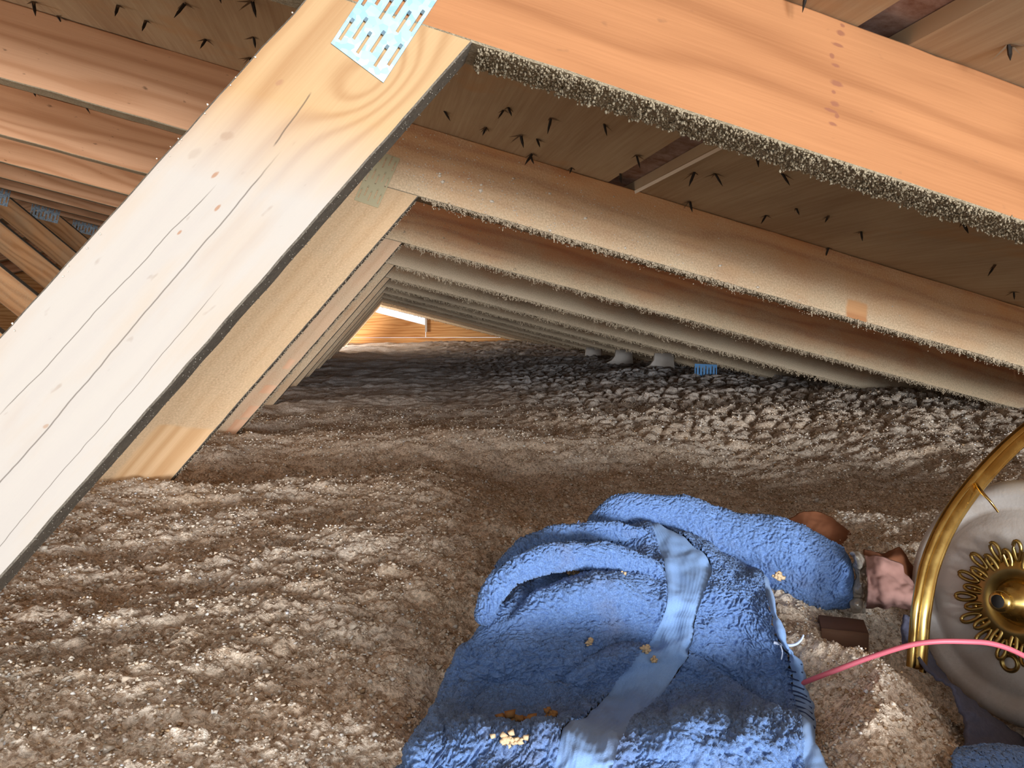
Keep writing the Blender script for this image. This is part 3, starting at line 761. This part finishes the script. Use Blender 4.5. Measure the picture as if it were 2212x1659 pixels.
# crumbs lying on the bed
N = 190000
yy = .27*(1.9/.27)**(RNG.random(N)**1.15)
xx = RNG.uniform(-1, 1, N)*(.30+.62*yy)+.05+.12*yy
zz = press(xx, yy, ground(xx, yy))
keep = fbm(xx*40, yy*46, 2, 77)+RNG.normal(0, .35, N) > -.15
xx, yy, zz = xx[keep], yy[keep], zz[keep]; n = len(xx)
s = RNG.lognormal(0, .34, n)*.00105*np.clip(.6+.5*yy, .7, 1.35)
P = np.stack([xx, yy, zz+s*.5], 1)
V, Fc = clumps(P, np.stack([s*1.25, s*1.1, s*.9], 1), RNG, True)
pal = np.array([[.80, .68, .54], [.72, .57, .42], [.82, .75, .66], [.46, .30, .17], [.84, .84, .85]])
ci = RNG.choice(5, n, p=[.40, .34, .13, .12, .01])
tc = pal[ci]*RNG.uniform(.8, 1.12, (n, 1))
tc = np.repeat(np.concatenate([tc, np.ones((n, 1))], 1), 5, 0)
cr = mesh_obj('insulation_crumbs', V, Fc, M['granule'], ins, False, col=tc); cr['kind'] = 'stuff'

# ------------------------------------------------------------------ towel
def loops(W, n, amp, seed=0):
    """terry pile: short curled loops"""
    du = np.linalg.norm(np.diff(W, axis=1, prepend=W[:, :1]), axis=-1); dv = np.linalg.norm(np.diff(W, axis=0, prepend=W[:1]), axis=-1)
    x = np.cumsum(du, axis=1); y = np.cumsum(dv, axis=0)
    x = x-x[:, x.shape[1]//2][:, None]; y = y-y[y.shape[0]//2][None]
    f = 300
    wx = perlin(x*f*.5, y*f*.5, seed+1)*.9; wy = perlin(x*f*.5+9, y*f*.5, seed+2)*.9
    r = 1-np.abs(perlin(x*f+wx, y*f+wy, seed+3))*2.4
    r = np.clip(r, -.6, 1)+.35*perlin(x*f*2.3, y*f*2.3, seed+4)
    return W+n*(amp*r)[..., None]
towel = tag(empty('towel', tuple(at(1400, 1450, .45))), 'crumpled blue terry towel with a smooth woven band lying on the insulation', 'towel')
def grid_obj(name, W, mat, parent):
    a, b = W.shape[:2]; idx = np.arange(a*b).reshape(a, b)
    Fc = np.stack([idx[:-1, :-1], idx[:-1, 1:], idx[1:, 1:], idx[1:, :-1]], -1).reshape(-1, 4)
    return mesh_obj(name, W.reshape(-1, 3), Fc, mat, parent, True)
uL, uR, uH = 4*SPAN_U, 5*SPAN_U, 7*SPAN_U+SPAN_U//3
def fine(W0, mul):                                  # denser sheet for the pile
    a, b = W0.shape[:2]
    ia = np.linspace(0, a-1, int(a*mul)); ib = np.linspace(0, b-1, int(b*mul))
    i0 = np.minimum(ia.astype(int), a-2); t = (ia-i0)[:, None, None]
    A = W0[i0]*(1-t)+W0[i0+1]*t
    j0 = np.minimum(ib.astype(int), b-2); t = (ib-j0)[None, :, None]
    return A[:, j0]*(1-t)+A[:, j0+1]*t
def pile(W0, amp, seed, mul=1.5):
    Wf = fine(W0, mul); n = normals(Wf)
    if np.mean(n[..., 2]) < 0: n = -n
    return loops(Wf, n, amp, seed)
grid_obj('terry_cloth', pile(W[:, :uL+1], .0019, 1, 1.5), M['terry'], towel)
grid_obj('terry_cloth', pile(W[:, uR:uH+1], .0019, 1, 1.5), M['terry'], towel)
Wb = W[:, uL:uR+1]-Nn[:, uL:uR+1]*.0006
rib = np.sin(np.arange(Wb.shape[1])*1.9)*.00012
grid_obj('woven_band', Wb+Nn[:, uL:uR+1]*rib[None, :, None], M['band'], towel)
grid_obj('hem', W[:, uH:]+Nn[:, uH:]*(.0008*np.sin(np.linspace(0, np.pi, W.shape[1]-uH)))[None, :, None], M['band'], towel)

def tube_pts(P, R, m=8):
    P = np.asarray(P, float); n = len(P); R = np.broadcast_to(np.asarray(R, float), (n,))
    T = np.gradient(P, axis=0); T /= np.linalg.norm(T, axis=1, keepdims=True)+1e-12
    up = np.array([0, 0, 1.0]); A = np.cross(T, up); bad = np.linalg.norm(A, axis=1) < .05
    A[bad] = np.cross(T[bad], [0, 1.0, 0]); A /= np.linalg.norm(A, axis=1, keepdims=True); B = np.cross(A, T)
    th = np.linspace(0, 2*np.pi, m, endpoint=False)
    V = P[:, None]+R[:, None, None]*(np.cos(th)[None, :, None]*A[:, None]+np.sin(th)[None, :, None]*B[:, None])
    i = np.arange(n-1)[:, None]*m; j = np.arange(m)[None]
    Fc = np.stack([i+j, i+(j+1) % m, i+m+(j+1) % m, i+m+j], -1).reshape(-1, 4)
    return V.reshape(-1, 3), Fc
def tubes(name, paths, R, mat, parent=None, m=6):
    Vs, Fs, o = [], [], 0
    for P in paths:
        V, Fc = tube_pts(P, R, m); Vs.append(V); Fs.append(Fc+o); o += len(V)
    return mesh_obj(name, np.concatenate(Vs), np.concatenate(Fs), mat, parent, True)

def roll(name, pts, seed, mats, depth=1.0, amp=.0017, na=150, nl=260, wr=.003):
    """rolled fold: pts (px, py, Y, half height px); closed ends"""
    S = crspline(np.array(pts, float), 24)
    t = np.linspace(0, len(S)-1, nl); i0 = np.minimum(t.astype(int), len(S)-2); f = (t-i0)[:, None]
    S = S[i0]*(1-f)+S[i0+1]*f
    C = np.array([at(a, b, Y) for a, b, Y, r in S]); r = S[:, 3]*S[:, 2]/F_PX
    e = np.linspace(0, 1, nl); cap = np.sqrt(np.clip(1-np.clip((np.abs(e-.5)-.44)/.06, 0, 1)**2, 0, 1))
    r = r*(cap*.98+.02)
    T = np.gradient(C, axis=0); T /= np.linalg.norm(T, axis=1, keepdims=True)
    view = C/np.linalg.norm(C, axis=1, keepdims=True)
    A = np.cross(view, T); A /= np.linalg.norm(A, axis=1, keepdims=True)      # across, in view
    A = np.where((A[:, 2] < 0)[:, None], -A, A)
    B = np.cross(T, A); B = np.where((np.sum(B*view, 1) < 0)[:, None], -B, B)
    th = np.linspace(0, 2*np.pi, na)
    Wd = C[:, None]+r[:, None, None]*(np.cos(th)[None, :, None]*A[:, None]+depth*np.sin(th)[None, :, None]*B[:, None])
    n = Wd-C[:, None]; n /= np.linalg.norm(n, axis=-1, keepdims=True)+1e-9
    Wd = Wd+n*(wr*fbm(Wd[..., 0]*26+seed, (Wd[..., 2]-Wd[..., 1])*30, 3, seed)*cap[:, None])[..., None]
    Wd = loops(Wd, n, amp, seed)
    return grid_obj(name, Wd, mats, towel)
roll('fold', [(1275, 1150, .585, 16), (1300, 1120, .60, 24), (1345, 1103, .605, 33), (1430, 1112, .605, 42), (1510, 1140, .60, 58), (1600, 1180, .585, 78), (1690, 1208, .57, 90), (1765, 1235, .555, 86), (1815, 1250, .545, 74), (1845, 1252, .54, 60)], 5, M['terry'], .8, na=230, nl=420)
roll('fold', [(1038, 1350, .475, 10), (1052, 1318, .478, 22), (1075, 1272, .485, 30), (1120, 1228, .497, 32), (1185, 1205, .505, 30), (1260, 1198, .51, 28), (1340, 1208, .512, 26), (1400, 1230, .51, 20), (1432, 1255, .505, 8)], 6, M['terry'], .9, na=110, nl=330)
roll('fold', [(1066, 1275, .525, 16), (1095, 1225, .54, 24), (1150, 1185, .55, 26), (1220, 1163, .555, 24), (1290, 1150, .56, 22), (1350, 1148, .56, 18), (1400, 1155, .56, 8)], 7, M['terry'], .9, na=90, nl=280)
# loose threads along the ragged hem
for (cx, cy, Y, a0, cnt) in ((1160, 1166, .555, -2.2, 15), (1232, 1138, .565, -1.9, 12)):
    paths = []
    for i in range(cnt):
        x0 = cx+(i-cnt/2)*3.2; y0 = cy+14-(i-cnt/2)*1.6; L = random.uniform(14, 24)
        an = a0+random.uniform(-.35, .35); bend = random.uniform(-.8, .8)
        paths.append(np.array([at(x0+L*t*math.cos(an+bend*t), y0+L*t*math.sin(an+bend*t), Y-.002*t) for t in np.linspace(0, 1, 7)]))
    o = tubes('fringe', paths, .00042, M['blue_thread'], towel); o['kind'] = 'stuff'
th_ = crspline(np.array([(1672, 1388, .442), (1700, 1394, .437), (1718, 1392, .436), (1730, 1383, .435), (1736, 1372, .434)], float), 8)
o = tubes('loose_thread', [np.array([at(*q) for q in th_])], np.linspace(.0011, .0006, len(th_)), M['thread'], towel); o['label'] = 'curled white thread end'
th_ = crspline(np.array([(1686, 1394, .438), (1690, 1408, .436), (1688, 1424, .437)], float), 8)
tubes('loose_thread', [np.array([at(*q) for q in th_])], .0005, M['thread'], towel)
for i in range(10):                               # overcast stitches on the hem
    v = 2*SPAN_V-12+i*9
    a = W[v, uH-4]+Nn[v, uH-4]*.0012; b = W[min(v+1, W.shape[0]-1), 8*SPAN_U-2]+Nn[v, 8*SPAN_U-2]*.0012
    mpt = (a+b)/2+Nn[v, uH+6]*.001
    tubes('stitch', [crspline(np.array([a, mpt, b]), 4)], .0005, M['stitch'], towel, 5)

# ------------------------------------------------------------------ crumbs lying on the towel
def crumb(px, py, Y, sx, sy, label, mat='crumb', cnt=26, seed=0):
    r = np.random.default_rng(500+seed); C = at(px, py, Y)
    a = r.normal(0, .42, cnt); b = r.normal(0, .42, cnt)
    P = C[None]+(a*sx)[:, None]*CR[None]+(b*sy)[:, None]*CU[None]+r.normal(0, .0006, (cnt, 1))*CF[None]
    s = r.uniform(.3, .6, cnt)*min(sx, sy)
    V, Fc = clumps(P, np.stack([s*1.3, s, s], 1), r)
    tag(mesh_obj('insulation_crumb', V, Fc, M[mat], None, True), label, 'crumb', 'crumbs on the towel')
def towel_Y(px, py):                                # distance of the sheet's surface seen at a pixel
    z = W@CF; x = 1106+F_PX*(W@CR)/z; y = 829.5-F_PX*(W@CU)/z
    d = np.hypot(x-px, y-py)+z*20; i = np.unravel_index(np.argmin(d), d.shape); return W[i][1]
for i, (a, b, sx, sy, lab, mt) in enumerate([
    (1243, 1239, .0085, .0028, 'flat cream insulation crumb under the curved fold of the towel', 'crumb'),
    (1345, 1240, .004, .002, 'small tan crumb at the right end of the curved towel fold', 'crumb'),
    (1396, 1402, .003, .0028, 'cream crumb on the left edge of the woven band', 'crumb'),
    (1413, 1425, .0018, .0022, 'smallest crumb on the woven band, just below another', 'crumb'),
    (1274, 1386, .0022, .0026, 'orange-tan crumb in the crease left of the woven band', 'crumb'),
    (1112, 1562, .011, .006, 'large brown crumb in the hollow of the towel', 'crumb_brown'),
    (1190, 1550, .005, .005, 'smaller brown crumb in the hollow beside the large one', 'crumb_brown'),
    (1100, 1600, .007, .003, 'cream crumb just below the large brown one on the towel', 'crumb')]):
    crumb(a, b, towel_Y(a, b)-.003, sx, sy, lab, mt, 26, i)
crumb(1682, 1245, .515, .0045, .0035, 'yellowish crumb on the big right-hand fold of the towel', 'crumb', 22, 20)

# ------------------------------------------------------------------ ceiling light lying on its side
lamp = tag(empty('ceiling_light', tuple(LAMP)), 'removed ceiling light with white pan, brass rim and brass filigree', 'lamp')
LN = np.array([-.95, -.27, .17]); LN /= np.linalg.norm(LN)
LUp = np.array([0, 0, 1.0])-LN*LN[2]; LUp /= np.linalg.norm(LUp); LRt = np.cross(LUp, LN)
def lathe(name, prof, mat, seg=72, center=LAMP, ax=LN, bx=LRt, cx=LUp, parent=lamp):
    V = []; m = len(prof)
    for i in range(seg):
        a = 2*math.pi*i/seg; d = bx*math.cos(a)+cx*math.sin(a)
        for (r, z) in prof: V.append(center+d*r+ax*z)
    Fc = [(i*m+j, ((i+1) % seg)*m+j, ((i+1) % seg)*m+j+1, i*m+j+1) for i in range(seg) for j in range(m-1)]
    return mesh_obj(name, np.array(V), np.array(Fc), mat, parent, True)
RL = .086
pan = lathe('pan', [(0, 0), (.030, .0005), (.050, .002), (.060, .0015), (.064, -.001), (.068, -.001), (.073, .003), (.078, .0035), (.083, .001), (RL, -.004), (RL+.001, -.010), (RL, -.016), (.075, -.020), (.0, -.022)], M['enamel'])
def lp(a, b, z=0.0): return LAMP+LRt*a+LUp*b+LN*z
# which way does LRt run in view? petals are laid all round, so it does not matter
FS = .80                                           # size of the brass fittings
def sc(prof): return [(r*FS, z*FS) for r, z in prof]
lathe('socket', sc([(.0, .034), (.006, .034), (.0085, .033), (.0095, .030), (.0095, .024), (.012, .022), (.0125, .014), (.016, .012), (.018, .006), (.022, .003), (.022, .001)]), M['brass'], 40)
lathe('socket_bore', sc([(0, .0343), (.0055, .0343), (.006, .0335)]), M['hole'], 24)
fil = lathe('filigree', sc([(.020, .004), (.024, .0075), (.029, .0085), (.034, .0065), (.041, .006), (.0425, .004)]), M['brass_dark'], 60)
for i in range(30):
    a = 2*math.pi*i/30; ca, sa = math.cos(a), math.sin(a); big = i % 2 == 0
    r0, r1, hw = (.036, .053, .0040) if big else (.027, .045, .0034)
    pts = []
    for t in np.linspace(0, 2*np.pi, 19):
        rr = (r0+r1)/2-(r1-r0)/2*math.cos(t); ww = hw*math.sin(t)*(.55+.45*(rr-r0)/(r1-r0))
        pts.append(lp((ca*rr-sa*ww)*FS, (sa*rr+ca*ww)*FS, (.006+.004*(rr-r0)/(r1-r0))*FS))
    V, Fc = tube_pts(np.array(pts), .0014, 6)
    mesh_obj('petal', V, Fc, M['brass_dark'], fil, True)
for i in range(15):
    a = 2*math.pi*(i+.5)/15
    P = lp(math.cos(a)*.037*FS, math.sin(a)*.037*FS, .0068*FS)
    lathe('bead', [(0, .0016), (.0011, .0011), (.0016, 0), (.0011, -.001)], M['brass'], 10, P, parent=fil)
hoop_px = [(1980, 1446, .438), (1984, 1395, .440), (1992, 1310, .443), (2012, 1215, .452), (2055, 1120, .462), (2122, 1030, .474), (2212, 940, .488), (2320, 865, .503), (2450, 820, .52), (2570, 850, .54), (2640, 930, .55)]
hp = np.array([at(*q) for q in crspline(np.array(hoop_px, float), 10)])
hoop = tubes('rim_hoop', [hp], np.concatenate([[.0005, .0058], np.full(len(hp)-2, .0062)]), M['brass'], lamp, 14)
off = np.array([at(q[0]-13, q[1]-6, q[2]-.004) for q in crspline(np.array(hoop_px, float), 10)])
tubes('rim_bead', [off], .0028, M['brass'], lamp, 10)
off = np.array([at(q[0]+13, q[1]+6, q[2]-.004) for q in crspline(np.array(hoop_px, float), 10)])
tubes('rim_bead', [off], .0022, M['brass'], lamp, 10)
hk = crspline(np.array([(2108, 1046, .466), (2120, 1062, .458), (2138, 1082, .452), (2156, 1106, .45)], float), 8)
tubes('hook', [np.array([at(*q) for q in hk])], np.linspace(.0014, .0007, len(hk)), M['brass'], lamp, 8)
GC = LAMP+LN*.004-LUp*.0335+LRt*0.0
def near_pix(px, py, lift):
    d = ray(px, py); t = np.dot(LAMP+LN*lift, LN)/np.dot(d, LN); return d*t
gpt = near_pix(2182, 1432, .0015)
lathe('grommet', [(.0, .0004), (.0038, .0004), (.0044, .0018), (.0058, .0022), (.0068, .0012), (.0070, -.001)], M['brass_dark'], 28, gpt)
lathe('grommet_bore', [(0, .0007), (.0036, .0007), (.0038, .0003)], M['pale_post'], 20, gpt)

# ------------------------------------------------------------------ red wire
wp = crspline(np.array([(1696, 1494, .445), (1738, 1474, .4215), (1800, 1450, .409), (1880, 1420, .400), (1960, 1395, .391), (2020, 1386, .385), (2090, 1386, .38), (2140, 1390, .378), (2190, 1406, .376), (2250, 1440, .374), (2330, 1500, .37)], float), 10)
tag(tubes('red_wire', [np.array([at(*q) for q in wp])], .00155, M['wire'], None, 10), 'thin pinkish-red electrical wire arching from the towel across the lamp', 'wire')

# ------------------------------------------------------------------ scraps between towel and lamp
def patch(name, grid, mat, n=14, noise=.002, seed=0, thick=.0012, parent=None):
    CPg = np.array(grid, float)
    Gg = crspline(CPg, n); Gg = np.swapaxes(crspline(np.swapaxes(Gg, 0, 1), n), 0, 1)
    d = CF[None, None]+CR*((Gg[..., 0]-1106)/F_PX)[..., None]-CU*((Gg[..., 1]-829.5)/F_PX)[..., None]
    Wp = d*(Gg[..., 2]/d[..., 1])[..., None]; nn = normals(Wp)
    Wp = Wp+nn*(noise*fbm(Gg[..., 0]*.03, Gg[..., 1]*.03, 3, seed))[..., None]
    o = grid_obj(name, Wp, mat, parent)
    md = o.modifiers.new('thickness', 'SOLIDIFY'); md.thickness = thick; md.offset = 0
    return o
tag(patch('paper_scrap', [[(1868, 1200, .53), (1905, 1203, .52), (1945, 1222, .52), (1960, 1246, .53)],
                          [(1873, 1240, .515), (1910, 1240, .505), (1955, 1262, .505), (1985, 1268, .515)],
                          [(1874, 1275, .505), (1915, 1285, .495), (1965, 1285, .495), (2010, 1288, .505)],
                          [(1872, 1302, .51), (1920, 1302, .50), (1970, 1308, .50), (2012, 1318, .51)],
                          [(1870, 1312, .525), (1920, 1312, .52), (1970, 1318, .52), (2010, 1328, .525)]], M['pink'], 12, .0022, 3),
    'crumpled pink paper scrap between the towel and the brass rim', 'paper')
tag(patch('paper_scrap', [[(1866, 1186, .56), (1900, 1196, .56), (1925, 1190, .56), (1942, 1184, .56)],
                          [(1868, 1200, .545), (1905, 1210, .545), (1940, 1205, .545), (1962, 1208, .55)],
                          [(1890, 1214, .54), (1930, 1226, .54), (1958, 1240, .54), (1980, 1242, .545)],
                          [(1930, 1235, .54), (1955, 1255, .54), (1975, 1270, .54), (1995, 1275, .545)]], M['brown_paper'], 10, .001, 5),
    'brown folded paper flap behind the pink scrap', 'paper')
bump_ = []
for i in range(8):
    t = i/7; row = []
    for j in range(9):
        u = j/8; ang = math.pi*u
        row.append((1672+172*u+10*t, 1150+12*u-math.sin(ang)*(50-36*t)+62*t, .66-.06*t))
    bump_.append(row)
tag(patch('cloth_scrap', bump_, M['brown_paper'], 8, .0012, 8, .003), 'rust-brown rounded cloth sticking up behind the right end of the towel', 'cloth')
fl = []
for i in range(9):
    t = i/8; y = 1192+132*t; w_ = 14+8*math.sin(t*3.0)
    fl.append([(1846+10*math.sin(t*2.6)-w_*.6+random.uniform(-3, 3), y, .53+random.uniform(-.004, .004)), (1850+10*math.sin(t*2.6)+random.uniform(-3, 3), y+random.uniform(-4, 4), .52+random.uniform(-.007, .007)),
               (1856+10*math.sin(t*2.6)+random.uniform(-3, 3), y, .53+random.uniform(-.006, .006)), (1856+10*math.sin(t*2.6)+w_*.6, y+random.uniform(-4, 4), .535)])
tag(patch('plastic_film', fl, M['film'], 5, .003, 9, .0004), 'strip of shiny crinkled plastic film at the right end of the towel', 'film')
b0 = at(1775, 1345, .50); b1 = at(1878, 1345, .485)
dx = b1-b0; dx[2] = 0; Lb = np.linalg.norm(dx)
bz = at(1830, 1318, .49)[2]-.017
beam('wood_block', [(0, -.03), (Lb, -.03), (Lb, 0), (0, 0)], 0, .03, [M['block']], None, 6, 2, .0006, 3)
blk = [o for o in COL.objects if o.name == 'wood_block'][0]
blk.location = (b0[0], b0[1], bz); blk.rotation_euler = (0, 0, math.atan2(dx[1], dx[0]))
tag(blk, 'brown wooden block half buried under the right end of the towel', 'block')
tag(patch('grey_cloth', GREY, M['grey_cloth'], 10, .003, 12, .002),
    'dark grey-blue cloth tucked under the lower edge of the lamp', 'cloth')
Wc = None
Gg = crspline(cg, 40); Gg = np.swapaxes(crspline(np.swapaxes(Gg, 0, 1), 34), 0, 1)
dq = CF[None, None]+CR*((Gg[..., 0]-1106)/F_PX)[..., None]-CU*((Gg[..., 1]-829.5)/F_PX)[..., None]
Wc = dq*(Gg[..., 2]/dq[..., 1])[..., None]; nc = normals(Wc); nc = nc if np.mean(nc[..., 2]) > 0 else -nc
o = grid_obj('blue_cloth', loops(Wc, nc, .0012, 33), M['terry'], None)
md = o.modifiers.new('thickness', 'SOLIDIFY'); md.thickness = .003; md.offset = -1
tag(o, 'corner of a blue terry cloth at the bottom right below the lamp', 'cloth')
